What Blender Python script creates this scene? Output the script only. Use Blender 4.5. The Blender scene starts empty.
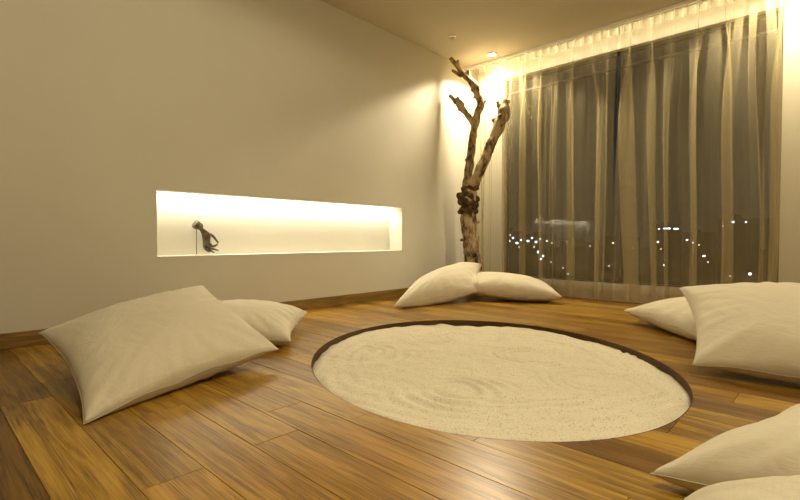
import bpy, bmesh, math, random
from mathutils import Vector, Matrix, noise
from mathutils.bvhtree import BVHTree
random.seed(7)
C = bpy.context.scene.collection
SC = bpy.context.scene
PI = math.pi
H = 2.69                       # ceiling height
XW = -3.334                    # niche wall plane
YC = 4.741                     # curtain plane
YG = 4.95                      # window wall plane
XR, YB = 2.0, -1.7             # right wall, back wall

# ------------------------------------------------------------------ camera
F = 465.67; YAW = .755962; PITCH = -.0248352; ROLL = .0014678
cam = bpy.data.cameras.new('camera'); cam_o = bpy.data.objects.new('camera', cam); C.objects.link(cam_o)
cam.sensor_width = 36; cam.lens = F / 800 * 36; cam.clip_start = .02; cam.clip_end = 3000
fw = Vector((-math.sin(YAW)*math.cos(PITCH), math.cos(YAW)*math.cos(PITCH), math.sin(PITCH)))
rt = Vector((math.cos(YAW), math.sin(YAW), 0)); up = rt.cross(fw)
r2 = rt*math.cos(ROLL) + up*math.sin(ROLL); u2 = -rt*math.sin(ROLL) + up*math.cos(ROLL)
M = Matrix((r2, u2, -fw)).transposed().to_4x4(); M.translation = Vector((0, 0, .6131))
cam_o.matrix_world = M
SC.camera = cam_o
SC.view_settings.view_transform = 'Standard'; SC.view_settings.look = 'None'
SC.view_settings.gamma = 1; SC.view_settings.use_curve_mapping = False
SC.view_settings.exposure = 1.25
SC.cycles.caustics_reflective = False; SC.cycles.caustics_refractive = False
w = bpy.data.worlds.new('night_sky'); SC.world = w; w.use_nodes = True
w.node_tree.nodes['Background'].inputs[0].default_value = (.005, .005, .005, 1)
w.node_tree.nodes['Background'].inputs[1].default_value = 1

WARM = (1, .87, .62); WARMER = (1, .80, .47)
def lamp(name, kind, loc, power, col, parent=None, aim=None, **kw):
    d = bpy.data.lights.new(name, kind); d.energy = power; d.color = col
    for k, v in kw.items(): setattr(d, k, v)
    o = bpy.data.objects.new(name, d); C.objects.link(o); o.location = loc
    if aim is not None: o.rotation_euler = Vector(aim).to_track_quat('-Z', 'Y').to_euler()
    return o
# ceiling spots over corner and curtain, then three unseen ones added as room fill
LIGHTS = [  # location, power, aim, spot size, blend, radius
    ((-2.88, 4.56, H-.03), 100, (-.03, .0, -1), 134, .22, .09),
    ((-.22, 4.50, H-.03), 52, (.02, .06, -1), 140, .3, .03),
    ((-.62, .8, H-.03), 38, (0, 0, -1), 176, .12, .10),  # this and the next two: out of view, added to brighten the room
    ((-.2, .4, H-.03), 34, (-.1, .1, -1), 176, .12, .10),
    ((.9, 1.4, H-.03), 20, (0, 0, -1), 176, .12, .10),
]
for i, (loc, pw, aim, sz, bl, rad) in enumerate(LIGHTS):
    lamp('spot_light', 'SPOT', loc, pw, WARM if i > 1 else (1, .87, .62), aim=aim, spot_size=math.radians(sz), spot_blend=bl, shadow_soft_size=rad)
# LED strip hidden in the pocket between curtain and window
cove = lamp('pelmet_strip_light', 'AREA', ((XW+1.5)/2+.05, 4.80, H-.015), 9, (1, .87, .6), shape='RECTANGLE', size=4.6, size_y=.03)
cove.rotation_euler = (-.35, 0, 0)
# LED strip hidden in the niche soffit
NX = XW-.18; NY0, NY1, NZ0, NZ1 = 1.158, 3.566, .488, .936
led = lamp('led_strip_light', 'AREA', (XW-.135, (NY0+NY1)/2, NZ1+.012), 7.5, (1, .93, .78), shape='RECTANGLE', size=.03, size_y=NY1-NY0-.04)
led.rotation_euler = (0, .35, 0)

# ------------------------------------------------------------------ helpers
def tag(o, label=None, cat=None, group=None, kind=None):
    if label: o['label'] = label
    if cat: o['category'] = cat
    if group: o['group'] = group
    if kind: o['kind'] = kind
    return o
def empty(name, loc=(0, 0, 0)):
    o = bpy.data.objects.new(name, None); C.objects.link(o); o.location = loc; o.empty_display_size = .05; return o
def mesh(name, verts, faces, mat, parent=None, smooth=False, loc=None):
    me = bpy.data.meshes.new(name); me.from_pydata([tuple(v) for v in verts], [], faces); me.update()
    o = bpy.data.objects.new(name, me); C.objects.link(o)
    if mat: me.materials.append(mat)
    if smooth: me.polygons.foreach_set('use_smooth', [True]*len(me.polygons))
    if loc is not None: o.location = loc
    if parent: o.parent = parent
    return o
class MB:
    def __init__(s): s.v = []; s.f = []
    def add(s, v, f):
        n = len(s.v); s.v += [Vector(a) for a in v]; s.f += [tuple(i+n for i in q) for q in f]; return s
    def box(s, a, b):
        x0, y0, z0 = a; x1, y1, z1 = b
        return s.add([(x0,y0,z0),(x1,y0,z0),(x1,y1,z0),(x0,y1,z0),(x0,y0,z1),(x1,y0,z1),(x1,y1,z1),(x0,y1,z1)],
              [(0,3,2,1),(4,5,6,7),(0,1,5,4),(1,2,6,5),(2,3,7,6),(3,0,4,7)])
    def tube(s, pts, rad, n=10, jit=0, seed=0, cap=True):
        pts = [Vector(p) for p in pts]; base = len(s.v); ref = Vector((.31, .9, .2))
        for i, p in enumerate(pts):
            d = (pts[min(i+1, len(pts)-1)] - pts[max(i-1, 0)]).normalized()
            a = d.cross(ref).normalized(); b = d.cross(a).normalized(); r = rad[i] if hasattr(rad, '__len__') else rad
            for k in range(n):
                t = 2*PI*k/n; q = a*math.cos(t) + b*math.sin(t)
                rr = r*(1 + (jit*noise.noise((p + q*r)*14 + Vector((seed, 0, 0))) if jit else 0))
                s.v.append(p + q*rr)
        for i in range(len(pts)-1):
            for k in range(n):
                a0 = base+i*n+k; a1 = base+i*n+(k+1) % n; s.f.append((a0, a1, a1+n, a0+n))
        if cap:
            s.f.append(tuple(base+k for k in reversed(range(n)))); s.f.append(tuple(base+(len(pts)-1)*n+k for k in range(n)))
        return s
    def build(s, name, mat, parent=None, smooth=False): return mesh(name, s.v, s.f, mat, parent, smooth)
def bevel(o, wd, seg=2):
    m = o.modifiers.new('bevel', 'BEVEL'); m.width = wd; m.segments = seg; m.limit_method = 'ANGLE'; return o
def struct(o): o['kind'] = 'structure'; return o

# ------------------------------------------------------------------ materials
def lin(c): return tuple(((v/255+.055)/1.055)**2.4 if v/255 > .04045 else v/255/12.92 for v in c)
def mat(name, col, rough=.8, metal=0, bump=None, vary=None, spec=.5, **kw):
    m = bpy.data.materials.new(name); m.use_nodes = True; nt = m.node_tree; b = nt.nodes['Principled BSDF']
    b.inputs['Base Color'].default_value = (*col, 1); b.inputs['Roughness'].default_value = rough
    b.inputs['Metallic'].default_value = metal; b.inputs['Specular IOR Level'].default_value = spec
    tc = nt.nodes.new('ShaderNodeTexCoord')
    if vary:   # (scale, detail, colour2, lo, hi)
        n = nt.nodes.new('ShaderNodeTexNoise'); n.inputs['Scale'].default_value = vary[0]; n.inputs['Detail'].default_value = vary[1]
        r = nt.nodes.new('ShaderNodeMapRange'); r.inputs[1].default_value = vary[3]; r.inputs[2].default_value = vary[4]
        mx = nt.nodes.new('ShaderNodeMix'); mx.data_type = 'RGBA'; mx.inputs[6].default_value = (*col, 1); mx.inputs[7].default_value = (*vary[2], 1)
        L = nt.links; L.new(tc.outputs['Object'], n.inputs['Vector']); L.new(n.outputs['Fac'], r.inputs[0])
        L.new(r.outputs[0], mx.inputs[0]); L.new(mx.outputs[2], b.inputs['Base Color'])
    if bump:   # (scale, strength, distance)
        n = nt.nodes.new('ShaderNodeTexNoise'); n.inputs['Scale'].default_value = bump[0]; n.inputs['Detail'].default_value = 6
        bp = nt.nodes.new('ShaderNodeBump'); bp.inputs['Strength'].default_value = bump[1]; bp.inputs['Distance'].default_value = bump[2]
        nt.links.new(tc.outputs['Object'], n.inputs['Vector']); nt.links.new(n.outputs['Fac'], bp.inputs['Height']); nt.links.new(bp.outputs[0], b.inputs['Normal'])
    return m
def emit(name, col, s):
    m = bpy.data.materials.new(name); m.use_nodes = True; nt = m.node_tree; nt.nodes.clear()
    e = nt.nodes.new('ShaderNodeEmission'); e.inputs[0].default_value = (*col, 1); e.inputs[1].default_value = s
    o = nt.nodes.new('ShaderNodeOutputMaterial'); nt.links.new(e.outputs[0], o.inputs[0]); return m
M_wall = mat('cream_plaster', (.62, .585, .475), .85, bump=(9, .12, .01), vary=(1.3, 3, (.585, .55, .44), .35, .7), spec=.25)
M_ceil = mat('ceiling_paint', (.60, .545, .42), .9, bump=(20, .05, .004), spec=.2)
M_white = mat('white_enamel', (.9, .88, .82), .45)
M_dark = mat('dark_subfloor_board', (.035, .02, .01), .8)  # near-black sub-floor that shows through the plank joints
M_sub = mat('dark_frame_metal', (.03, .03, .028), .4, .6)
M_out = mat('dark_building_render', (.02, .02, .02), .95, spec=0)
M_bronze = mat('aged_bronze', (.13, .11, .07), .5, .55, bump=(60, .4, .003), vary=(30, 4, (.24, .20, .12), .45, .65))
M_steel = mat('thin_steel_rod', (.30, .27, .2), .35, .9)

def wood(name, a, b, c, rough=.33, coords='Object', stretch=(1.2, 14, 14), use_color=True, coat=0.0):
    m = bpy.data.materials.new(name); m.use_nodes = True; nt = m.node_tree; N = nt.nodes; L = nt.links; P = N['Principled BSDF']
    tc = N.new('ShaderNodeTexCoord'); oi = N.new('ShaderNodeObjectInfo')
    off = N.new('ShaderNodeVectorMath'); off.operation = 'SCALE'; off.inputs['Scale'].default_value = 37
    cmb = N.new('ShaderNodeCombineXYZ')
    for i in range(3): L.new(oi.outputs['Random'], cmb.inputs[i])
    L.new(cmb.outputs[0], off.inputs[0])
    ad = N.new('ShaderNodeVectorMath'); ad.operation = 'ADD'; L.new(tc.outputs['Object'], ad.inputs[0]); L.new(off.outputs[0], ad.inputs[1])
    mp = N.new('ShaderNodeMapping'); mp.inputs['Scale'].default_value = stretch; L.new(ad.outputs[0], mp.inputs[0])
    # slow warp so the grain curls round knots
    n0 = N.new('ShaderNodeTexNoise'); n0.inputs['Scale'].default_value = 1.0; n0.inputs['Detail'].default_value = 2; n0.inputs['Distortion'].default_value = .8
    L.new(mp.outputs[0], n0.inputs['Vector'])
    n1 = N.new('ShaderNodeTexNoise'); n1.inputs['Scale'].default_value = 3.2; n1.inputs['Detail'].default_value = 7; n1.inputs['Roughness'].default_value = .65; n1.inputs['Distortion'].default_value = 1.4
    L.new(mp.outputs[0], n1.inputs['Vector'])
    mul = N.new('ShaderNodeMath'); mul.operation = 'MULTIPLY'; mul.inputs[1].default_value = 22; L.new(n0.outputs['Fac'], mul.inputs[0])
    sn = N.new('ShaderNodeMath'); sn.operation = 'SINE'; L.new(mul.outputs[0], sn.inputs[0])
    mr = N.new('ShaderNodeMapRange'); mr.inputs[1].default_value = -1; mr.inputs[2].default_value = 1; L.new(sn.outputs[0], mr.inputs[0])
    mix1 = N.new('ShaderNodeMix'); mix1.inputs[0].default_value = .86; L.new(mr.outputs[0], mix1.inputs[2])
    mpf = N.new('ShaderNodeMapping'); mpf.inputs['Scale'].default_value = tuple(v*(2.5 if v < 5 else 13) for v in stretch); L.new(ad.outputs[0], mpf.inputs[0])
    n3 = N.new('ShaderNodeTexNoise'); n3.inputs['Scale'].default_value = 1.6; n3.inputs['Detail'].default_value = 4; L.new(mpf.outputs[0], n3.inputs[0])
    mxf = N.new('ShaderNodeMix'); mxf.inputs[0].default_value = .62; L.new(n1.outputs['Fac'], mxf.inputs[2]); L.new(n3.outputs['Fac'], mxf.inputs[3]); L.new(mxf.outputs[0], mix1.inputs[3])
    cr = N.new('ShaderNodeValToRGB'); e = cr.color_ramp.elements
    e[0].position = .34; e[0].color = (*a, 1); e[1].position = .64; e[1].color = (*c, 1)
    q = cr.color_ramp.elements.new(.48); q.color = (*b, 1)
    L.new(mix1.outputs[0], cr.inputs[0])
    # sparse dark knots
    mp2 = N.new('ShaderNodeMapping'); mp2.inputs['Scale'].default_value = (2.2, 5.5, 5.5); L.new(ad.outputs[0], mp2.inputs[0])
    vo = N.new('ShaderNodeTexVoronoi'); vo.inputs['Scale'].default_value = 1.0; L.new(mp2.outputs[0], vo.inputs['Vector'])
    kn = N.new('ShaderNodeMapRange'); kn.inputs[1].default_value = .03; kn.inputs[2].default_value = .14; kn.inputs[3].default_value = .35; kn.inputs[4].default_value = 1; L.new(vo.outputs['Distance'], kn.inputs[0])
    src = cr.outputs[0]
    mk = N.new('ShaderNodeVectorMath'); mk.operation = 'SCALE'; L.new(src, mk.inputs[0]); L.new(kn.outputs[0], mk.inputs['Scale']); src = mk.outputs[0]
    if use_color:
        mc = N.new('ShaderNodeVectorMath'); mc.operation = 'MULTIPLY'; L.new(src, mc.inputs[0]); L.new(oi.outputs['Color'], mc.inputs[1]); src = mc.outputs[0]
    L.new(src, P.inputs['Base Color'])
    rr = N.new('ShaderNodeMapRange'); rr.inputs[3].default_value = rough+.10; rr.inputs[4].default_value = rough-.04; L.new(n1.outputs['Fac'], rr.inputs[0]); L.new(rr.outputs[0], P.inputs['Roughness'])
    bp = N.new('ShaderNodeBump'); bp.inputs['Strength'].default_value = .12; bp.inputs['Distance'].default_value = .004; L.new(n1.outputs['Fac'], bp.inputs['Height']); L.new(bp.outputs[0], P.inputs['Normal'])
    P.inputs['Specular IOR Level'].default_value = .36
    P.inputs['Coat Weight'].default_value = coat; P.inputs['Coat Roughness'].default_value = .2
    return m
M_plank = wood('oiled_hardwood', (.11, .055, .007), (.26, .140, .017), (.39, .236, .036), .28)
M_base = wood('baseboard_wood', (.13, .072, .014), (.22, .13, .028), (.30, .19, .05), .42, stretch=(14, 1.2, 14), use_color=False)
M_rim = mat('pit_edge_wood', (.07, .034, .006), .75, vary=(7, 3, (.05, .024, .004), .4, .6), spec=.2)

# ------------------------------------------------------------------ room shell
T = .15
mb = MB()
mb.box((XW-T-.25, YB, 0), (XW, NY0, H)); mb.box((XW-T-.25, NY1, 0), (XW, YG+.2, H))
mb.box((XW-T-.25, NY0, 0), (XW, NY1, NZ0)); 
# lintel over the niche, with the LED slot let into its underside
mb.box((XW-.115, NY0, NZ1), (XW, NY1, H)); mb.box((XW-.40, NY0, NZ1), (XW-.16, NY1, H)); mb.box((XW-.16, NY0, NZ1+.035), (XW-.115, NY1, H))
mb.box((XW-.40, NY0, NZ0), (NX, NY1, NZ1))
wl = struct(mb.build('wall_left', M_wall))
mb = MB()
WX0, WX1, WZ0, WZ1 = -2.98, -.36, .13, 2.52       # window opening
mb.box((XW, YG, 0), (WX0, YG+.2, H)); mb.box((WX1, YG, 0), (XR, YG+.2, H))
mb.box((WX0, YG, 0), (WX1, YG+.2, WZ0)); mb.box((WX0, YG, WZ1), (WX1, YG+.2, H))
struct(mb.build('wall_back', M_wall))
struct(MB().box((XR, YB, 0), (XR+T, YG+.2, H)).build('wall_right', M_wall))
struct(MB().box((XW-T, YB-T, 0), (XR+T, YB, H)).build('wall_front', M_wall))
struct(MB().box((XW-.4, YB-T, H), (XR+T, YG+.2, H+.12)).build('ceiling', M_ceil))
# baseboards
bb = struct(MB().box((XW, YB, 0), (XW+.015, YG, .0885)).build('baseboard_left', M_base)); bevel(bb, .003)
bb = struct(MB().box((XW+.015, YG-.015, 0), (XR, YG, .0885)).build('baseboard_back', M_base)); bevel(bb, .003)

# ------------------------------------------------------------------ floor of single planks round the oval pit
PC = Vector((-1.3648, 2.0681)); PA, PB = 1.0526, .8759; PT = math.radians(139.55)
def ell(t, k=1.0, z=0.0):
    a, b = PA*k*math.cos(t), PB*k*math.sin(t); ct, st = math.cos(PT), math.sin(PT)
    return Vector((PC.x + a*ct - b*st, PC.y + a*st + b*ct, z))
ct, st = math.cos(PT), math.sin(PT)
Qxx = ct*ct/PA**2 + st*st/PB**2; Qyy = st*st/PA**2 + ct*ct/PB**2; Qxy = ct*st*(1/PA**2 - 1/PB**2)
def ell_x(y):
    v = y-PC.y; a = Qxx; b = 2*Qxy*v; c = Qyy*v*v-1; D = b*b-4*a*c
    if D <= 0: return None
    return PC.x+(-b-math.sqrt(D))/(2*a), PC.x+(-b+math.sqrt(D))/(2*a)
ymax = max((ell(i*.002) for i in range(3142)), key=lambda p: p.y); ymin = min((ell(i*.002) for i in range(3142)), key=lambda p: p.y)
NSEG = 128
floor_v = []; floor_f = []
# sub-floor: ring of quads from the oval to the room's outline
outl = []
for i in range(NSEG):
    p = ell(2*PI*i/NSEG); d = Vector((p.x-PC.x, p.y-PC.y)); k = 1e9
    if d.x > 0: k = min(k, (XR-PC.x)/d.x)
    if d.x < 0: k = min(k, (XW-PC.x)/d.x)
    if d.y > 0: k = min(k, (YG-PC.y)/d.y)
    if d.y < 0: k = min(k, (YB-PC.y)/d.y)
    outl.append((PC.x+d.x*k, PC.y+d.y*k))
for i in range(NSEG):
    p = ell(2*PI*i/NSEG, 1.004); floor_v += [(p.x, p.y, -.014), (outl[i][0], outl[i][1], -.014)]
for i in range(NSEG):
    j = (i+1) % NSEG; floor_f.append((2*i, 2*i+1, 2*j+1, 2*j))
# outer corners
n0 = len(floor_v)
floor_v += [(XW, YB, -.0145), (XR, YB, -.0145), (XR, YG, -.0145), (XW, YG, -.0145)]
floor = struct(mesh('floor', floor_v, floor_f, M_dark))
for cx, cy in ((XW, YB), (XR, YB), (XR, YG), (XW, YG)):
    pass
# pit edge board and pit bottom
PITD = -.085
mb = MB(); n = 160
for i in range(n):
    t = 2*PI*i/n
    for k, z in ((.9965, -.0012), (1.012, -.0012), (.9965, PITD), (1.012, PITD)): mb.v.append(ell(t, k, z))
for i in range(n):
    a = 4*i; b = 4*((i+1) % n); mb.f += [(a, b, b+2, a+2), (a, a+1, b+1, b)]
rim = mb.build('pit_edge', M_rim, floor, True)
PW = .1575; Y0 = .38 - PW*14
def plank(x0, x1, y0, y1, colr):
    g = .0005; y0 += g; y1 -= g; x0 += g; x1 -= g
    ns = 9; ys = [y0+(y1-y0)*i/(ns-1) for i in range(ns)]
    for ye, sg in ((ymin.y, 1), (ymax.y, -1)):
        ys += [q for q in (ye+sg*k for k in (0, .0006, .002, .005, .01, .017)) if y0+.0013 < q < y1-.0013]
    for xc in (x0, x1):              # where the plank's ends meet the oval
        v0 = xc-PC.x; qa, qb, qc = Qyy, 2*Qxy*v0, Qxx*v0*v0-1; D = qb*qb-4*qa*qc
        if D > 0:
            for q in ((-qb-math.sqrt(D))/(2*qa)+PC.y, (-qb+math.sqrt(D))/(2*qa)+PC.y):
                ys += [t for t in (q-.0004, q, q+.0004, q-.006, q+.006) if y0+.0013 < t < y1-.0013]
    ys.sort()
    cuts = [ell_x(y) for y in ys]
    if y0 < ymin.y < y1 and y1-ymin.y < .0016 or y0 < ymax.y < y1 and ymax.y-y0 < .0016: cuts = [None]*len(ys)
    lo = min([c[0] for c in cuts if c], default=None); hi = max([c[1] for c in cuts if c], default=None)
    strips = []
    if lo is None or x1 <= lo or x0 >= hi: strips = [[(y0, x0, x1), (y1, x0, x1)]]
    else:
        both = [c is not None and c[1]-c[0] > 0 for c in cuts]
        full = all(both)
        xe = ymax.x if y1 > PC.y else ymin.x
        L = []; Rr = []
        for y, c in zip(ys, cuts):
            l, r = c if c else (xe, xe)
            a, b = x0, min(x1, l); L.append((y, a, max(a, b)))
            a, b = max(x0, r), x1; Rr.append((y, min(a, b), b))
        for S in (L, Rr):
            runs = [[]]                   # only where the board is still there
            for i, t in enumerate(S):
                near = t[2]-t[1] > 1e-5 or (i and S[i-1][2]-S[i-1][1] > 1e-5) or (i < len(S)-1 and S[i+1][2]-S[i+1][1] > 1e-5)
                if near: runs[-1].append(t)
                elif runs[-1]: runs.append([])
            for run in runs:
                if len(run) > 1 and max(b-a for _, a, b in run) > .004: strips.append(run)
    if not strips: return
    vs = []; fs = []; ctr = Vector(((x0+x1)/2, (y0+y1)/2, 0)); h = random.uniform(-.0006, .0002)
    for S in strips:
        n = len(S); b0 = len(vs); e = .0012
        for i, (y, a, b) in enumerate(S):
            yy = y + (e if i == 0 else (-e if i == n-1 else 0)); ea = min(e, max(0, (b-a)/2))
            vs += [(a+ea-ctr.x, yy-ctr.y, h), (b-ea-ctr.x, yy-ctr.y, h), (a-ctr.x, y-ctr.y, h-.0012), (b-ctr.x, y-ctr.y, h-.0012), (a-ctr.x, y-ctr.y, -.0138), (b-ctr.x, y-ctr.y, -.0138)]
        for i in range(n-1):
            p = b0+6*i; q = p+6
            fs += [(p, p+1, q+1, q), (p+2, p, q, q+2), (p+1, p+3, q+3, q+1), (p+4, p+2, q+2, q+4), (p+3, p+5, q+5, q+3)]
        p = b0; fs += [(p+2, p+3, p+1, p), (p+4, p+5, p+3, p+2)]
        p = b0+6*(n-1); fs += [(p, p+1, p+3, p+2), (p+2, p+3, p+5, p+4)]
    o = mesh('plank', vs, fs, M_plank, floor, loc=ctr); o.color = (*colr, 1)
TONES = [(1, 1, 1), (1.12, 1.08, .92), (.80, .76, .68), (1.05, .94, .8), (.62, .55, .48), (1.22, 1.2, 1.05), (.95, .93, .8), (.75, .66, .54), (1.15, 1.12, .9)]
FIX = {14: [(-3.2, None), (-2.22, 0), (-.9, 0)]}
row = 0; y = Y0
fixed = {13: [(-2.22, (.62, .58, .50)), (-.75, (.42, .32, .24))], 14-1+1: [(-3.334, None)]}
for row in range(43):
    ya, yb = Y0+row*PW, Y0+(row+1)*PW
    ya = max(ya, YB)
    if yb <= YB: continue
    if ya >= YG: break
    yb = min(yb, YG)
    joints = [XW+.0]
    if row == 13: joints += [-2.205, -.70, .5]        # the pale board in front of the big cushion
    elif row == 12: joints += [-2.8, -.9, .3]
    elif row == 14: joints += [-2.45, -1.225, .1]
    elif row == 16: joints += [-2.3, -1.25, -.1, 1.0]
    elif row == 15: joints += [-2.7, -1.75, -.45, .8]
    else:
        x = XW - random.uniform(0, .9)
        while True:
            x += random.choice((.95, 1.2, 1.35, 1.5)) 
            if x > XR-.25: break
            if x > XW+.2: joints.append(x)
    joints.append(XR)
    for a, b in zip(joints, joints[1:]):
        t = random.choice(TONES); j = random.uniform(.93, 1.07)
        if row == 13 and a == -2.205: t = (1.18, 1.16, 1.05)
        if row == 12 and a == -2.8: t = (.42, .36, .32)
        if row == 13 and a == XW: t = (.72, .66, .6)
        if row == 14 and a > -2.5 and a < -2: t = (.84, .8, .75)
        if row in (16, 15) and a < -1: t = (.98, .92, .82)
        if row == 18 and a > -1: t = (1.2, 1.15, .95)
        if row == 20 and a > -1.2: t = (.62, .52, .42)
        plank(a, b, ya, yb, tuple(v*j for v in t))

# ------------------------------------------------------------------ sand in the pit
M_sand = bpy.data.materials.new('pale_sand'); M_sand.use_nodes = True
nt = M_sand.node_tree; P = nt.nodes['Principled BSDF']; P.inputs['Roughness'].default_value = .95; P.inputs['Specular IOR Level'].default_value = .15
tc = nt.nodes.new('ShaderNodeTexCoord')
n1 = nt.nodes.new('ShaderNodeTexNoise'); n1.inputs['Scale'].default_value = 160; n1.inputs['Detail'].default_value = 3
n2 = nt.nodes.new('ShaderNodeTexNoise'); n2.inputs['Scale'].default_value = 3; n2.inputs['Detail'].default_value = 5
nt.links.new(tc.outputs['Object'], n1.inputs[0]); nt.links.new(tc.outputs['Object'], n2.inputs[0])
cr = nt.nodes.new('ShaderNodeValToRGB'); e = cr.color_ramp.elements; e[0].position = .32; e[0].color = (.34, .26, .15, 1); e[1].position = .44; e[1].color = (.66, .60, .45, 1)
nt.links.new(n1.outputs[0], cr.inputs[0])
mx = nt.nodes.new('ShaderNodeMix'); mx.data_type = 'RGBA'; mx.inputs[7].default_value = (.60, .53, .38, 1)
mr = nt.nodes.new('ShaderNodeMapRange'); mr.inputs[1].default_value = .4; mr.inputs[2].default_value = .75; mr.inputs[4].default_value = .6
nt.links.new(n2.outputs[0], mr.inputs[0]); nt.links.new(mr.outputs[0], mx.inputs[0]); nt.links.new(cr.outputs[0], mx.inputs[6]); nt.links.new(mx.outputs[2], P.inputs['Base Color'])
bp = nt.nodes.new('ShaderNodeBump'); bp.inputs['Strength'].default_value = .5; bp.inputs['Distance'].default_value = .003
nt.links.new(n1.outputs[0], bp.inputs['Height']); nt.links.new(bp.outputs[0], P.inputs['Normal'])
swirls = [(-1.95, 1.75, .33), (-1.15, 1.55, .36), (-.78, 2.1, .34), (-1.75, 2.45, .4), (-1.2, 2.3, .28), (-1.0, 2.75, .3), (-1.45, 1.3, .22)]
def sand_z(x, y):
    z = -.024 + .013*noise.noise(Vector((x*1.7, y*1.7, 3))) + .005*noise.noise(Vector((x*5, y*5, 9)))
    wx = x + .06*noise.noise(Vector((x*3, y*3, 1))); wy = y + .06*noise.noise(Vector((x*3, y*3, 5)))
    for i, (sx, sy, r) in enumerate(swirls):     # fingers drawn round in circles
        d = math.hypot((wx-sx)*1.0, (wy-sy)*1.15)
        if d < r:
            f = math.sin(PI*d/r); m = max(0, .35+.9*noise.noise(Vector((x*4+i*7, y*4, 2))))
            z += .0095*math.sin(d*(85+9*i)+i+2.5*noise.noise(Vector((x*3, y*3, i))))*f*m*(1 if d > .09 else .2)
    dd = math.hypot(wx-PC.x, wy-PC.y)
    z += .005*math.sin(dd*85)*(.5+.9*noise.noise(Vector((x*2.5, y*2.5, 4))))*(1 if dd > .62 else .1)
    z += .008*noise.noise(Vector((x*9, y*9, 2))) + .002*noise.noise(Vector((x*24, y*24, 6)))
    return z
nr, na = 110, 320; vs = [(PC.x, PC.y, sand_z(PC.x, PC.y))]; fs = []
for i in range(1, nr+1):
    k = i/nr
    for j in range(na):
        p = ell(2*PI*j/na, k*.996); z = sand_z(p.x, p.y)
        e = max(0, (k-.94)/.06); z -= .010*e*e*(1+.8*noise.noise(Vector((p.x*6, p.y*6, 0))))
        vs.append((p.x, p.y, z))
for j in range(na): fs.append((0, 1+j, 1+(j+1) % na))
for i in range(nr-1):
    for j in range(na):
        a = 1+i*na+j; b = 1+i*na+(j+1) % na; fs.append((a, a+na, b+na, b))
b0 = len(vs)
for j in range(na):
    p = ell(2*PI*j/na, .996, PITD); vs.append(tuple(p))
for j in range(na):
    a = 1+(nr-1)*na+j; b = 1+(nr-1)*na+(j+1) % na; fs.append((a, b0+j, b0+(j+1) % na, b))
fs.append(tuple(b0+j for j in reversed(range(na))))
sand = mesh('sand', vs, fs, M_sand, smooth=True)
tag(sand, 'pale hand-swirled sand filling the round pit in the wooden floor', 'sand', kind='stuff')

# ------------------------------------------------------------------ window, city
M_glass = bpy.data.materials.new('window_glass'); M_glass.use_nodes = True
P = M_glass.node_tree.nodes['Principled BSDF']; P.inputs['Base Color'].default_value = (.9, .95, .93, 1); P.inputs['Roughness'].default_value = 0
P.inputs['Transmission Weight'].default_value = 1; P.inputs['IOR'].default_value = 1.45
win = struct(empty('window_1', (WX0, YG+.08, WZ0)))
def wchild(mb, name, m):
    o = mb.build(name, m, win); o.matrix_parent_inverse = Matrix.Translation(-win.location); return o
mb = MB(); y0, y1 = YG+.06, YG+.11
mb.box((WX0, y0, WZ0), (WX1, y1, WZ0+.04)).box((WX0, y0, WZ1-.04), (WX1, y1, WZ1))
mb.box((WX0, y0, WZ0+.04), (WX0+.04, y1, WZ1-.04)).box((WX1-.04, y0, WZ0+.04), (WX1, y1, WZ1-.04))
bevel(wchild(mb, 'window_frame', M_sub), .004)
mull = [WX0+.04, -1.655, WX1-.04]
bevel(wchild(MB().box((-1.675, y0, WZ0+.04), (-1.635, y1, WZ1-.04)), 'mullion', M_sub), .004)
bevel(wchild(MB().box((WX0+.04, y0+.01, 2.345), (-1.675, y1-.01, 2.37)), 'glazing_bar', M_sub), .003)
bevel(wchild(MB().box((-1.635, y0+.01, 2.345), (WX1-.04, y1-.01, 2.37)), 'glazing_bar', M_sub), .003)
for a, b in ((WX0+.04, -1.675), (-1.635, WX1-.04)):
    for za, zb in ((WZ0+.04, 2.345), (2.37, WZ1-.04)):
        wchild(MB().box((a, y0+.022, za), (b, y0+.030, zb)), 'pane', M_glass)
sill = wchild(MB().box((WX0, YG-.0, WZ0-.0), (WX1, YG+.06, WZ0+.012)), 'window_sill', M_white)

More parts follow.
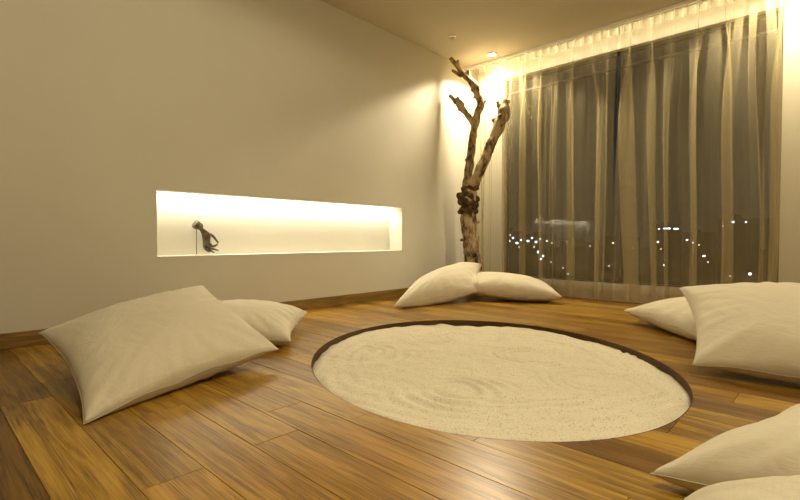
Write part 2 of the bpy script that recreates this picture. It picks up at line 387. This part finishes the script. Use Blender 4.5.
def pix(px, py, dist):      # a place in the world along the view through (px, py), used to site the far buildings
    d = fw + r2*((px-400)/F) - u2*((py-250)/F); d.normalize(); return Vector((0, 0, .6131)) + d*dist
M_lw = emit('lit_window_white', (.72, .86, 1), 3); M_lc = emit('lit_window_cool_dim', (.8, .9, 1), 1.4); M_ly = emit('lit_window_amber', (1, .72, .42), 1.2)
GZ = -32
struct(MB().box((-1200, 30, GZ-.5), (500, 1800, GZ)).build('ground', M_out))
def tower(px0, px1, topy, dist, label, lights):
    a = pix(px0, 240, dist); b = pix(px1, 240, dist); top = pix((px0+px1)/2, topy, dist).z
    e = empty('distant_building', (a.x, a.y, GZ)); tag(e, label, 'building')
    d = (b-a); d.z = 0; wlen = d.length; d.normalize(); nrm = Vector((-d.y, d.x, 0))
    if nrm.dot(a) < 0: nrm = -nrm
    base = Vector((a.x, a.y, 0)); dep = max(8, wlen*.5)
    mb = MB(); c = [base, base+d*wlen, base+d*wlen+nrm*dep, base+nrm*dep]
    mb.v = [Vector((q.x, q.y, GZ)) for q in c]+[Vector((q.x, q.y, top)) for q in c]
    mb.f = [(0,1,5,4),(1,2,6,5),(2,3,7,6),(3,0,4,7),(4,5,6,7),(3,2,1,0)]
    # parapet and roof hut give the block its outline
    h0 = base+d*wlen*.3+nrm*dep*.3
    q = [h0, h0+d*wlen*.25, h0+d*wlen*.25+nrm*dep*.3, h0+nrm*dep*.3]
    mb.add([(v.x, v.y, top) for v in q]+[(v.x, v.y, top+1.6) for v in q], [(0,1,5,4),(1,2,6,5),(2,3,7,6),(3,0,4,7),(4,5,6,7)])
    w_ = mb.build('walls', M_out, e); w_.matrix_parent_inverse = Matrix.Translation(-e.location)
    for px, py, sw, sh, m in lights:
        p = pix(px, py, dist)
        t = (p-base); t.z = 0; s = t.dot(d); s = min(max(s, .3), wlen-.3); k = dist/F
        c0 = base+d*s; hw, hh = sw*k*.36, sh*k*.36
        o = MB(); v = []
        for dn in (-.25, .05):
            for (sx, sz) in ((-1,-1),(1,-1),(1,1),(-1,1)): v.append(c0+d*hw*sx+nrm*dn+Vector((0,0,p.z+hh*sz)))
        o.add(v, [(0,1,2,3),(4,7,6,5),(0,4,5,1),(1,5,6,2),(2,6,7,3),(3,7,4,0)])
        ob = o.build('lit_window', m, e); ob.matrix_parent_inverse = Matrix.Translation(-e.location)
W, Cc, A = M_lw, M_lc, M_ly
tower(500, 524, 231, 260, 'far dark building with brightest cluster of white lights, seen left of window', [(506,236,2.5,2,W),(509,241,3,2,W),(513,238,2,2,W),(517,243,3,2,W),(521,240,2,2.5,W),(510,235,1.5,1.5,Cc),(519,247,1.5,1.5,A)])
tower(524, 556, 234, 300, 'far dark building with scattered white lights reaching lower, second from window left', [(528,241,3,2,W),(532,238,2,1.5,W),(536,242,2.5,2,W),(540,239,2,2,Cc),(543,256,2,2,W),(538,252,1.5,3,W),(541,259,2,2,W),(547,241,1.5,1.5,Cc),(552,243,1.5,1.5,A),(534,247,1.5,1.5,A),(551,262,1.2,1.2,Cc)])
tower(560, 600, 240, 330, 'far low dark building with two faint lights, behind middle of left curtain', [(568,274,2,1.3,Cc),(563,268,1.3,1.3,Cc),(590,246,1.2,1.2,Cc)])
tower(604, 640, 236, 340, 'far dark building with a few amber dots, behind gap between curtains', [(613,243,2,1.6,A),(619,242,1.3,1.3,Cc),(609,266,1.3,1.3,A),(633,248,1.2,1.2,Cc)])
tower(652, 682, 224, 280, 'far dark building with a long row of bluish white light', [(667,228.5,7,1.4,W),(676,228.8,5,1.3,W),(659,229,2,1.2,Cc),(658,242,2,2,Cc),(664,265,1.6,1.6,Cc),(661,249,1.2,1.2,A)])
tower(684, 716, 232, 310, 'far dark building with three cool lights at mid height, right of the long light row', [(687,240,2.5,1.5,Cc),(693,243,1.6,1.6,W),(704,256,2.6,1.6,W),(699,245,1.3,1.3,A),(708,262,1.2,1.2,Cc)])
tower(718, 760, 218, 290, 'far dark building with a bright speck high up and another low down', [(733,222,2.6,2,Cc),(723,226,1.5,1.5,A),(746,222,1.5,1.5,Cc),(750,274,2.2,2.4,W),(730,276,1.5,1.5,A)])
tower(766, 790, 218, 250, 'far dark building with one pinkish bright lamp, rightmost beyond the glass', [(779,223,2.6,3,emit('pinkish_lamp', (1, .72, .62), 4))])

# ------------------------------------------------------------------ curtains
def sheer(name, col, alpha):
    m = bpy.data.materials.new(name); m.use_nodes = True; nt = m.node_tree; N = nt.nodes; L = nt.links; N.clear()
    out = N.new('ShaderNodeOutputMaterial'); tr = N.new('ShaderNodeBsdfTransparent'); df = N.new('ShaderNodeBsdfDiffuse'); tl = N.new('ShaderNodeBsdfTranslucent')
    m1 = N.new('ShaderNodeMixShader'); m1.inputs[0].default_value = .42; m2 = N.new('ShaderNodeMixShader')
    tc = N.new('ShaderNodeTexCoord'); n = N.new('ShaderNodeTexNoise'); n.inputs['Scale'].default_value = 90; n.inputs['Detail'].default_value = 2
    mr = N.new('ShaderNodeMapRange'); mr.inputs[1].default_value = .3; mr.inputs[2].default_value = .7; mr.inputs[3].default_value = alpha-.01; mr.inputs[4].default_value = alpha+.01
    L.new(tc.outputs['Object'], n.inputs[0]); L.new(n.outputs[0], mr.inputs[0]); L.new(mr.outputs[0], m2.inputs[0])
    for q in (df, tl): q.inputs[0].default_value = (*col, 1)
    L.new(df.outputs[0], m1.inputs[1]); L.new(tl.outputs[0], m1.inputs[2]); L.new(tr.outputs[0], m2.inputs[1]); L.new(m1.outputs[0], m2.inputs[2]); L.new(m2.outputs[0], out.inputs[0])
    return m
M_sheer = sheer('sheer_voile', (.66, .56, .33), .29)
M_head = sheer('gathered_voile', (.66, .58, .40), .5)
M_hem = sheer('doubled_voile', (.60, .52, .34), .72)
ZT, ZB = 2.655, .012
def curtain(x0, x1, seed, label):
    width = x1-x0; per = .09; nper = round(width/per); sub = 14; nu = nper*sub; nz = 44
    vs = []; fs = []; hz = []
    zs = [ZT - (ZT-ZB)*(j/nz)**.95 for j in range(nz+1)]
    for z in zs:
        h = (ZT-z)/(ZT-ZB)                       # 0 at the heading, 1 at the hem
        for i in range(nu+1):
            u = x0+width*i/nu; ph = 2*PI*(i/sub)
            k = min(1, .12+h*2.6); k = k*k*(3-2*k)
            ph1 = ph + k*1.1*noise.noise(Vector((u*2.3, seed, h*1.2)))
            amp = .026*(1-.5*k) + .008*noise.noise(Vector((u*4, seed+3, h*.8)))*k
            ph2 = 2*PI*u/.185 + 2.9*noise.noise(Vector((u*1.7, seed+9, h*.7)))
            env = .55+.9*noise.noise(Vector((u*1.9, seed+20, h*.6)))
            a2 = .050*k*max(.45, env)
            yy = amp*math.cos(ph1) + a2*math.cos(ph2)
            xx = -.015*math.sin(2*ph1)*(.5+.3*k) - .078*k*max(.5, env)*math.sin(ph2) 
            xx += k*(.050+.03*noise.noise(Vector((u*1.4, seed+60, 0))))*math.sin(2*PI*u/.27 + 3.0*noise.noise(Vector((u*1.1, seed+70, h*.5))))
            xx += .03*k*noise.noise(Vector((u*1.3, seed+40, h*1.5)))
            vs.append((min(max(u+xx, x0-.02), x1+.02), YC + .0 + yy - .02*h, z))
    for j in range(nz):
        for i in range(nu):
            a = j*(nu+1)+i; fs.append((a, a+1, a+nu+2, a+nu+1))
    e = empty('sheer_curtain', ((x0+x1)/2, YC, 0)); tag(e, label, 'curtain', 'sheer curtains')
    def part(name, rows, m, dy=0):
        used = {}; nv = []; nf = []
        for j in rows:
            for i in range(nu):
                q = []
                for a in fs[j*nu+i]:
                    if a not in used: used[a] = len(nv); nv.append(vs[a])
                    q.append(used[a])
                nf.append(tuple(q))
        o = mesh(name, nv, nf, m, e, True); o.matrix_parent_inverse = Matrix.Translation(-e.location); return o
    top = [j for j in range(nz) if zs[j+1] > ZT-.12]; bot = [j for j in range(nz) if zs[j] < .19]
    part('heading', top, M_head); part('hem', bot, M_hem)
    part('drape', [j for j in range(nz) if j not in top and j not in bot], M_sheer)
    for i in range(nper+1):
        x = x0+per*i*width/(nper*per)
        o = mesh('glider', *GL, M_white, e, loc=(x-(x0+x1)/2, 0, 0)); 
_g = MB().box((-.004, YC-.006, ZT-.006), (.004, YC+.006, 2.662)); 
GL = ([(v.x, v.y-YC, v.z) for v in _g.v], _g.f)
curtain(-3.28, -1.592, 1.0, 'sheer beige curtain panel left of the dark gap, beside the dried tree')
curtain(-1.575, 1.0, 5.0, 'sheer beige curtain panel right of the dark gap, behind the right cushions')
tr = MB().box((XW+.002, YC-.038, 2.662), (XR, YC-.030, H)).box((XW+.002, YC+.030, 2.662), (XR, YC+.038, H)).box((XW+.002, YC-.03, 2.676), (XR, YC+.03, H)).build('curtain_track', M_white)
bevel(tr, .002); tag(tr, 'slim white curtain track fixed along the ceiling above the sheer curtains', 'curtain track')

# ------------------------------------------------------------------ downlights and ceiling fitting
M_bulb = emit('lamp_lens', (1, .86, .6), 60); M_dim = emit('fill_lamp_lens', (1, .86, .6), 3)  # the dimmer lens belongs to the added fill lamps
def ring(mb, r0, r1, z0, z1, n=28):
    b = len(mb.v)
    for i in range(n):
        t = 2*PI*i/n; c, s = math.cos(t), math.sin(t)
        mb.v += [Vector((r0*c, r0*s, z0)), Vector((r0*c, r0*s, z1)), Vector((r1*c, r1*s, z1)), Vector((r1*c, r1*s, z0))]
    for i in range(n):
        a = b+4*i; q = b+4*((i+1) % n)
        for k in range(4): mb.f.append((a+k, q+k, q+(k+1) % 4, a+(k+1) % 4))
    return mb
def disc(mb, r, z, n=28, up=True):
    b = len(mb.v); mb.v += [Vector((r*math.cos(2*PI*i/n), r*math.sin(2*PI*i/n), z)) for i in range(n)]
    mb.f.append(tuple(range(b, b+n)) if up else tuple(reversed(range(b, b+n)))); return mb
for i, (loc, *_r) in enumerate(LIGHTS):
    e = empty('downlight', (loc[0], loc[1], H-.012))
    tag(e, ['glaring ceiling downlight in the corner above the dried tree', 'glaring ceiling downlight above the right end of the curtain',
            'added unseen fill lamp in the ceiling near the sand pit', 'added unseen fill lamp in the ceiling above the viewer', 'added unseen fill lamp in the ceiling at the right of the room'][i], 'downlight')  # the last three fittings are added and stay out of view
    bevel(ring(MB(), .040, .055, 0, .0118).build('trim_ring', M_white, e, True), .002)
    disc(MB(), .040, .008, up=False).build('lens', M_bulb if i < 2 else M_dim, e)
e = empty('sprinkler_rose', (-2.935, 3.888, H-.012)); tag(e, 'small round white fitting set in the ceiling left of the dried tree top', 'ceiling fitting')
bevel(ring(MB(), .030, .042, 0, .0118).build('trim_ring', M_white, e, True), .002)
disc(MB(), .030, .007, up=False).build('cover', mat('fitting_cover', (.42, .36, .26), .6), e)

# ------------------------------------------------------------------ dried tree
M_bark = bpy.data.materials.new('weathered_bark'); M_bark.use_nodes = True
nt = M_bark.node_tree; N = nt.nodes; L = nt.links; P = N['Principled BSDF']; P.inputs['Roughness'].default_value = .8; P.inputs['Specular IOR Level'].default_value = .2
tc = N.new('ShaderNodeTexCoord'); mp = N.new('ShaderNodeMapping'); mp.inputs['Scale'].default_value = (1, 1, .4); L.new(tc.outputs['Object'], mp.inputs[0])
n1 = N.new('ShaderNodeTexNoise'); n1.inputs['Scale'].default_value = 16; n1.inputs['Detail'].default_value = 7; n1.inputs['Roughness'].default_value = .7; L.new(mp.outputs[0], n1.inputs[0])
cr = N.new('ShaderNodeValToRGB'); e_ = cr.color_ramp.elements; e_[0].position = .40; e_[0].color = (.06, .034, .014, 1); e_[1].position = .56; e_[1].color = (.43, .325, .185, 1)
q = e_.new(.47); q.color = (.23, .155, .075, 1); L.new(n1.outputs[0], cr.inputs[0]); L.new(cr.outputs[0], P.inputs['Base Color'])
bp = N.new('ShaderNodeBump'); bp.inputs['Strength'].default_value = .7; bp.inputs['Distance'].default_value = .012; L.new(n1.outputs[0], bp.inputs['Height']); L.new(bp.outputs[0], P.inputs['Normal'])
M_knot = mat('dark_burl', (.05, .028, .012), .85, bump=(40, .8, .01), vary=(22, 5, (.15, .09, .04), .45, .65), spec=.2)
TB = Vector((-3.07, 4.41, 0))
def tp(px, py, dz=0.0, depth=None):     # measured outline -> a place on the tree's own upright plane, dz metres nearer the room
    d = fw + r2*((px-400)/F) - u2*((py-250)/F); dist = (TB.dot(Vector((fw.x, fw.y, 0))) - dz)/(d.dot(Vector((fw.x, fw.y, 0))))
    return Vector((0, 0, .6131)) + d*dist/1.0
PXM = .0112                              # metres per pixel out at the tree
def limb(name, pts, m, parent, seed, jit=.35, knots=(), sub=4):
    P3 = [tp(x, y, dz) for x, y, r, dz in pts]; R3 = [r*PXM for x, y, r, dz in pts]
    pp = []; rr = []
    for i in range(len(P3)-1):
        p0 = P3[max(i-1, 0)]; p1 = P3[i]; p2 = P3[i+1]; p3 = P3[min(i+2, len(P3)-1)]
        for k in range(sub):
            t = k/sub
            pp.append(.5*((2*p1)+(p2-p0)*t+(2*p0-5*p1+4*p2-p3)*t*t+(3*p1-p0-3*p2+p3)*t**3)); rr.append(R3[i]*(1-t)+R3[i+1]*t)
    pp.append(P3[-1]); rr.append(R3[-1])
    for i in range(len(pp)): rr[i] *= 1+.10*noise.noise(pp[i]*9+Vector((seed, 0, 0)))
    mb = MB().tube(pp, rr, 14, jit, seed)
    for kx, ky, kr, dz in knots: 
        c = tp(kx, ky, dz); b = bmesh.new(); bmesh.ops.create_icosphere(b, subdivisions=2, radius=kr*PXM)
        for v in b.verts: v.co *= 1+.45*noise.noise(v.co*26+c)
        mb.add([v.co+c for v in b.verts], [tuple(v.index for v in f.verts) for f in b.faces]); b.free()
    o = mb.build(name, m, parent, True); o.matrix_parent_inverse = Matrix.Translation(-TB)
    if knots:
        r = o.modifiers.new('merge', 'REMESH'); r.mode = 'VOXEL'; r.voxel_size = .009; r.use_smooth_shade = True
    return o
tree = empty('dried_tree', TB); tag(tree, 'bare dried tree trunk with three cut branches standing in the corner by the curtain', 'tree')
z0 = -.25
base_px = 470.6
# the trunk runs from the floor up to the burl
limb('trunk', [(475, 291, 9.8, 0), (475, 278, 9.4, 0), (473.5, 262, 8.8, 0), (471.5, 247, 8.6, 0), (469.6, 230, 8.2, 0), (468, 214, 7.6, 0), (468.3, 203, 8.2, 0), (469, 192, 8.0, 0), (470, 184, 6, 0)],
     M_bark, tree, 1, .3, [(474.5, 255, 3.4, .085), (469.5, 236, 2.2, .085), (461.5, 240, 1.6, 0), (478, 222, 1.6, 0)])
limb('burl', [(468, 214, 6, 0), (468.5, 200, 7, 0), (470, 186, 6.5, 0)], M_knot, tree, 2, .6,
     [(461, 196, 4.4, .03), (463, 210.5, 3.8, .03), (466.5, 203, 4.6, .06), (472, 204, 4.4, .07), (466, 194, 4, .06), (475, 211, 3.4, .04), (469, 211, 3.6, .08), (476.5, 199, 3.4, .03), (464.5, 189, 3.4, .04), (475.5, 187, 4.0, .05), (470, 196, 4, .07), (459.8, 212, 2.4, 0), (461, 202, 3.4, .03), (476, 205, 3.0, .04), (477.5, 184, 2.6, .03), (462, 203, 2.4, .05)])
limb('knot', [(474.5, 255, 1.8, .10), (474.6, 255, 1.5, .125)], M_knot, tree, 8, .3, [(474.5, 255, 2.7, .105)])
limb('branch', [(467, 188, 5, 0), (468.3, 172, 4.3, .01), (470.6, 156, 4.2, .03), (472.3, 140, 4.0, .04), (474.6, 125, 4.0, .05), (477.5, 113, 3.9, .05), (480.8, 103, 4.4, .05), (478, 93, 4.3, .04), (473.5, 84.5, 3.8, .03), (467.5, 78.5, 3.3, .02), (462, 72.5, 2.5, .01), (456.8, 66, 2.2, 0), (450.2, 58, 1.9, 0)],
     M_bark, tree, 3, .35, [(483.5, 101, 2.4, .05), (479, 107, 2.2, .08), (478.5, 90, 2.2, .03), (481, 88.5, 1.5, .02), (472, 90, 1.8, .03), (476, 86, 1.8, .05), (468.6, 176, 2, -.02), (474.8, 97, 1.8, .04), (466, 160, 1.4, 0), (476.5, 136, 1.4, .03)])
limb('branch', [(473.5, 124, 3.0, .05), (469.5, 117.5, 3.0, .03), (465.5, 112.5, 3.2, .02), (461, 107, 3.2, .01), (456, 101.5, 2.6, 0), (449.2, 95, 1.9, -.02)],
     M_bark, tree, 4, .4, [(459.5, 109.5, 2.0, .03), (463.5, 104, 1.9, .0), (458, 97.5, 1.7, 0), (465, 112, 2.2, .04), (454.5, 102.5, 1.5, .02), (462, 100.5, 1.2, 0)])
limb('branch', [(472, 186, 5.2, .04), (477.5, 176, 5.2, .07), (482, 166, 5.0, .09), (486.5, 155.5, 4.9, .1), (491, 144, 4.8, .11), (495.5, 133, 4.9, .12), (499.5, 123.5, 6.2, .12), (503.5, 115.5, 6.4, .12), (504.5, 107, 5.0, .12), (505, 99.5, 3.4, .12)],
     M_bark, tree, 5, .35, [(494.2, 119.5, 2.8, .1), (495, 126, 2.2, .12), (499.5, 105.5, 3.0, .12), (497.5, 102, 1.9, .12), (507.6, 114, 3.0, .13), (507.6, 101.5, 2.6, .12), (503, 111, 3.4, .15), (503.5, 101.5, 2.0, .12), (486, 148, 2.0, .1), (500, 116, 2.4, .16)])
for pts, sd in (([(462, 76, 2.0, .01), (457.5, 73.6, 1.7, 0), (452.4, 70.3, 1.5, -.02)], 11), ([(458.6, 68, 1.5, 0), (458.4, 64.4, 1.3, .0), (457.6, 60, 1.2, .01)], 12),
                ([(469, 80, 2.2, .02), (468.7, 75.5, 1.9, .03), (468.4, 70.8, 1.7, .03)], 13), ([(477.5, 91, 1.8, .03), (480.5, 88.5, 1.4, .03), (481.6, 87, 1.0, .03)], 14), 
                ([(463, 104, 1.8, .01), (458.5, 99.5, 1.4, .02), (457.6, 96.6, 1.0, .02)], 15)):
    limb('twig', pts, M_bark, tree, sd, .25)

# ------------------------------------------------------------------ cushions
def linen(name, col, rib):
    m = bpy.data.materials.new(name); m.use_nodes = True; nt = m.node_tree; N = nt.nodes; L = nt.links; P = N['Principled BSDF']
    P.inputs['Roughness'].default_value = .9; P.inputs['Specular IOR Level'].default_value = .15; P.inputs['Sheen Weight'].default_value = .25; P.inputs['Sheen Roughness'].default_value = .5
    uv = N.new('ShaderNodeUVMap'); uv.uv_map = 'UVMap'
    mp = N.new('ShaderNodeMapping'); mp.inputs['Scale'].default_value = (rib*.12, rib, 1); L.new(uv.outputs[0], mp.inputs[0])
    n1 = N.new('ShaderNodeTexNoise'); n1.inputs['Scale'].default_value = 1; n1.inputs['Detail'].default_value = 2; L.new(mp.outputs[0], n1.inputs[0])
    n2 = N.new('ShaderNodeTexNoise'); n2.inputs['Scale'].default_value = 5; n2.inputs['Detail'].default_value = 5; n2.inputs['Distortion'].default_value = .6; L.new(uv.outputs[0], n2.inputs[0])
    mx = N.new('ShaderNodeMix'); mx.data_type = 'RGBA'; mx.inputs[6].default_value = (*col, 1); mx.inputs[7].default_value = (col[0]*.86, col[1]*.84, col[2]*.78, 1); L.new(n1.outputs[0], mx.inputs[0])
    L.new(mx.outputs[2], P.inputs['Base Color'])
    b1 = N.new('ShaderNodeBump'); b1.inputs['Strength'].default_value = .35; b1.inputs['Distance'].default_value = .002; L.new(n1.outputs[0], b1.inputs['Height'])
    b2 = N.new('ShaderNodeBump'); b2.inputs['Strength'].default_value = .5; b2.inputs['Distance'].default_value = .02; L.new(n2.outputs[0], b2.inputs['Height']); L.new(b1.outputs[0], b2.inputs['Normal']); L.new(b2.outputs[0], P.inputs['Normal'])
    return m
M_linen = linen('cream_cotton', (.63, .565, .42), 170)
M_seam = mat('seam_cord', (.46, .39, .26), .9)
def cushion(label, cs, thick, seed, under=(), up_=.58, pinch=.10, wr=1.0, sag=0.0, bow=0.0):
    """cs: the four corners in order; the cover bulges along the normal of their surface, the belly is flattened by floor and neighbours"""
    c00, c10, c11, c01 = [Vector(c) for c in cs]; n = 56
    mid = (c00+c10+c11+c01)/4; c00, c10, c11, c01 = [mid+Vector(((c.x-mid.x)*1.03, (c.y-mid.y)*1.03, c.z-mid.z)) for c in (c00, c10, c11, c01)]
    nrm = (c10-c00).cross(c01-c00).normalized()
    if nrm.z < 0: nrm = -nrm
    def P_(u, v, side):
        pu = 1-pinch*(1-abs(v)**2.2)*abs(u)**1.5; pv = 1-pinch*(1-abs(u)**2.2)*abs(v)**1.5
        s, t = (u*pu+1)/2, (v*pv+1)/2
        b = c00*(1-s)*(1-t)+c10*s*(1-t)+c11*s*t+c01*(1-s)*t
        e = max(0, (1-u*u)*(1-v*v)); bul = e**.42*(.93+.07*(1-u*u*v*v))
        ed = max(abs(u), abs(v)); cr_ = abs(u*v)
        w_ = noise.noise(Vector((u*1.6+seed, v*1.6, side*3)))*.10*bul
        # creases that run in from the seam and fade over the belly
        ang = math.atan2(v, u); rim_ = max(0, ed-.35)/.65*min(1, (1-ed)*9)
        w_ += .030*wr*rim_*1.5*noise.noise(Vector((ang*7+seed*3, side*5+seed, ed*1.4)))*2
        w_ += .018*wr*cr_*noise.noise(Vector((ang*22+seed, side+seed, 1)))*min(1, (1-ed)*10)
        h = (bul+w_*1.0)*thick*(up_ if side > 0 else -(1-up_))
        q = b+nrm*h
        q.z += bow*(1-u*u)*(1-v*v) - sag*(1-cr_)*0
        q += nrm*(.010*noise.noise(Vector((u*3+seed, v*3, 7))))*(1 if ed > .97 else .0)
        return q
    vs = []; fs = []; idx = {}; uvs = []
    def gv(i, j, side):
        edge = i in (0, n) or j in (0, n); key = (i, j, 0 if edge else side)
        if key not in idx:
            f = lambda k: math.sin((k/n-.5)*PI)*.55+(2*k/n-1)*.45
            u, v = f(i), f(j); idx[key] = len(vs); vs.append(P_(u, v, side)); uvs.append((u*.5, v*.5, side, edge))
        return idx[key]
    for side in (1, -1):
        for i in range(n):
            for j in range(n):
                q = (gv(i, j, side), gv(i+1, j, side), gv(i+1, j+1, side), gv(i, j+1, side)); fs.append(q if side > 0 else q[::-1])
    # rest on the floor and on what lies below
    for k, v in enumerate(vs):
        side = uvs[k][2]; gap = .004 if side < 0 or uvs[k][3] else .02
        for tree_ in under:
            hit = tree_.ray_cast(Vector((v.x, v.y, 3)), Vector((0, 0, -1)))[0]
            if hit is not None and v.z < hit.z+gap: v.z = hit.z+gap
        if v.z < gap: v.z = gap
    me = bpy.data.meshes.new('floor_cushion'); ctr = sum(vs, Vector())/len(vs); ctr.z = 0
    me.from_pydata([tuple(v-ctr) for v in vs], [], fs); me.materials.append(M_linen); me.update()
    ul = me.uv_layers.new(name='UVMap')
    for lp in me.loops: ul.data[lp.index].uv = (uvs[lp.vertex_index][0]+seed, uvs[lp.vertex_index][1]+seed*.3)
    me.polygons.foreach_set('use_smooth', [True]*len(me.polygons)); me.update()
    bm = bmesh.new(); bm.from_mesh(me); bmesh.ops.recalc_face_normals(bm, faces=bm.faces); bm.to_mesh(me); bm.free()
    o = bpy.data.objects.new('floor_cushion', me); C.objects.link(o); o.location = ctr
    tag(o, label, 'cushion', 'cream floor cushions around the sand pit')
    ringp = [vs[idx[(i, 0, 0)]] for i in range(n)]+[vs[idx[(n, j, 0)]] for j in range(n)]+[vs[idx[(n-i, n, 0)]] for i in range(n)]+[vs[idx[(0, n-j, 0)]] for j in range(n)]
    m = len(ringp); mb = MB(); k6 = 6
    for i, p in enumerate(ringp):
        d = (ringp[(i+1) % m]-ringp[i-1]).normalized(); a = d.cross(Vector((0, 0, 1)))
        a = a.normalized() if a.length > .01 else Vector((1, 0, 0)); b = d.cross(a)
        for k in range(k6):
            t = 2*PI*k/k6; mb.v.append(p-ctr+(a*math.cos(t)+b*math.sin(t))*.0018)
    for i in range(m):
        for k in range(k6):
            j = (i+1) % m; mb.f.append((i*k6+k, i*k6+(k+1) % k6, j*k6+(k+1) % k6, j*k6+k))
    mb.build('seam', M_seam, o, True)
    return BVHTree.FromPolygons([tuple(v) for v in vs], fs)
# left pair
b1 = cushion('smaller-looking cream floor cushion lying flat behind the big left one', [(-2.18, 1.43, .05), (-2.66, 1.88, .10), (-3.13, 1.35, .12), (-2.68, .85, .08)], .235, 2.3)
cushion('largest-looking cream floor cushion, at front left, tilted up on the one behind', [(-1.80, .40, .005), (-1.96, 1.21, .08), (-2.74, 1.20, .33), (-2.58, .41, .19)], .24, 5.1, [b1], up_=.52)
# middle pair
b2 = cushion('cream floor cushion lying flat in front of the curtain, right one of the middle pair', [(-2.66, 3.72, .12), (-1.87, 4.16, .07), (-2.18, 4.58, .07), (-2.90, 4.18, .19)], .26, 8.2)
cushion('cream floor cushion before the tree trunk, leaning on its right neighbour', [(-2.76, 2.87, .03), (-2.55, 3.80, .10), (-2.84, 4.30, .33), (-3.10, 3.50, .08)], .30, 3.7, [b2], up_=.62)
# right pair
b3 = cushion('cream floor cushion lying flat by the curtain, mostly hidden by the tilted one at right', [(-1.12, 3.59, .085), (-.50, 2.98, .06), (.03, 3.55, .10), (-.62, 4.15, .10)], .25, 6.6)
cushion('cream floor cushion at right middle, tilted up on the one behind it', [(-.46, 2.43, .05), (.42, 2.44, .03), (.15, 3.35, .34), (-.654, 3.06, .33)], .26, 9.4, [b3])
# front right pair
b4 = cushion('cream floor cushion at lower right, its pointed corner towards the sand', [(-.315, 1.262, .03), (.35, 1.10, .14), (.60, 1.75, .12), (.06, 1.95, .10)], .28, 12.2)
cushion('cream floor cushion in the bottom right corner, nearest the viewer', [(-.20, 1.01, .105), (-.14, .36, .04), (.50, .36, .05), (.46, 1.12, .28)], .32, 15.5, [b4])

# ------------------------------------------------------------------ hand sculpture in the niche
HX = XW-.095
def hp(px, py, dx=0): return Vector((HX+dx*.0073, 1.46+(px-197.3)*.0075, .731-(py-222)*.0073))
def skin_chain(name, chains, m, parent, sub=2):
    vs = []; es = []; rs = []
    for ch, link in chains:
        prev = link
        for (x, y, dx, r) in ch:
            vs.append(hp(x, y, dx)); rs.append(r*.0073*1.12)
            if prev is not None: es.append((prev, len(vs)-1))
            prev = len(vs)-1
    me = bpy.data.meshes.new(name); me.from_pydata([tuple(v) for v in vs], es, []); me.materials.append(m)
    o = bpy.data.objects.new(name, me); C.objects.link(o)
    s = o.modifiers.new('skin', 'SKIN'); s.use_smooth_shade = True; s.branch_smoothing = .6
    for i, r in enumerate(rs): me.skin_vertices[0].data[i].radius = (r, r)
    me.skin_vertices[0].data[0].use_root = True
    d = o.modifiers.new('sub', 'SUBSURF'); d.levels = sub; d.render_levels = sub
    o.parent = parent; o.matrix_parent_inverse = Matrix.Translation(-parent.location); return o
hand = empty('hand_sculpture', hp(197.3, 255)); hand.location.z = NZ0
tag(hand, 'small bronze hand sculpture on a thin rod, thumb and forefinger touching, in the lit niche', 'sculpture')
# 0..5 wrist and palm
palm = [(200.5, 226.5, 0, 2.5), (203.2, 228.8, 0, 2.6), (206, 232, 0, 3.4), (207.5, 236.5, 0, 3.8), (207.6, 241, 0, 3.2)]
skin_chain('hand', [
    (palm, None),
    ([(210.2, 233.5, .6, 1.9), (213.6, 235.8, 1.2, 1.35), (216.2, 239.4, 1.2, 1.15), (219.2, 243.3, .8, .85)], 2),      # forefinger
    ([(209.8, 243.8, 1.6, 1.6), (212.2, 246.6, 1.8, 1.25), (215.4, 246.2, 1.4, 1.05), (218.7, 244, .9, .8)], 4),          # thumb
    ([(208.6, 245.4, .2, 1.6), (211.4, 249, .4, 1.2), (215.4, 249.6, .6, 1.0), (219.8, 251.2, .6, .7)], 4),               # middle
    ([(207.4, 245.6, -1.4, 1.5), (209.6, 249.9, -1.4, 1.15), (212.8, 251.4, -1.2, .95), (216, 253.2, -1, .7)], 4),       # ring
    ([(205.6, 245.0, -2.6, 1.3), (206.9, 248.8, -2.8, 1.0), (209.2, 251.2, -2.8, .85), (212, 252.6, -2.6, .65)], 4),     # little
], M_bronze, hand)
cuff = MB().tube([hp(196, 223), hp(196.4, 223.3), hp(199.2, 225.2), hp(199.8, 225.6), hp(202, 227.2)], [.030, .037, .037, .031, .024], 20)
c = cuff.build('cuff', M_bronze, hand, True); c.matrix_parent_inverse = Matrix.Translation(-hand.location); 
rod = MB().tube([Vector((HX, hp(197.4, 0).y, NZ0+.003)), hp(197.6, 228)], .0032, 10)
o = rod.build('rod', M_steel, hand, True); o.matrix_parent_inverse = Matrix.Translation(-hand.location)
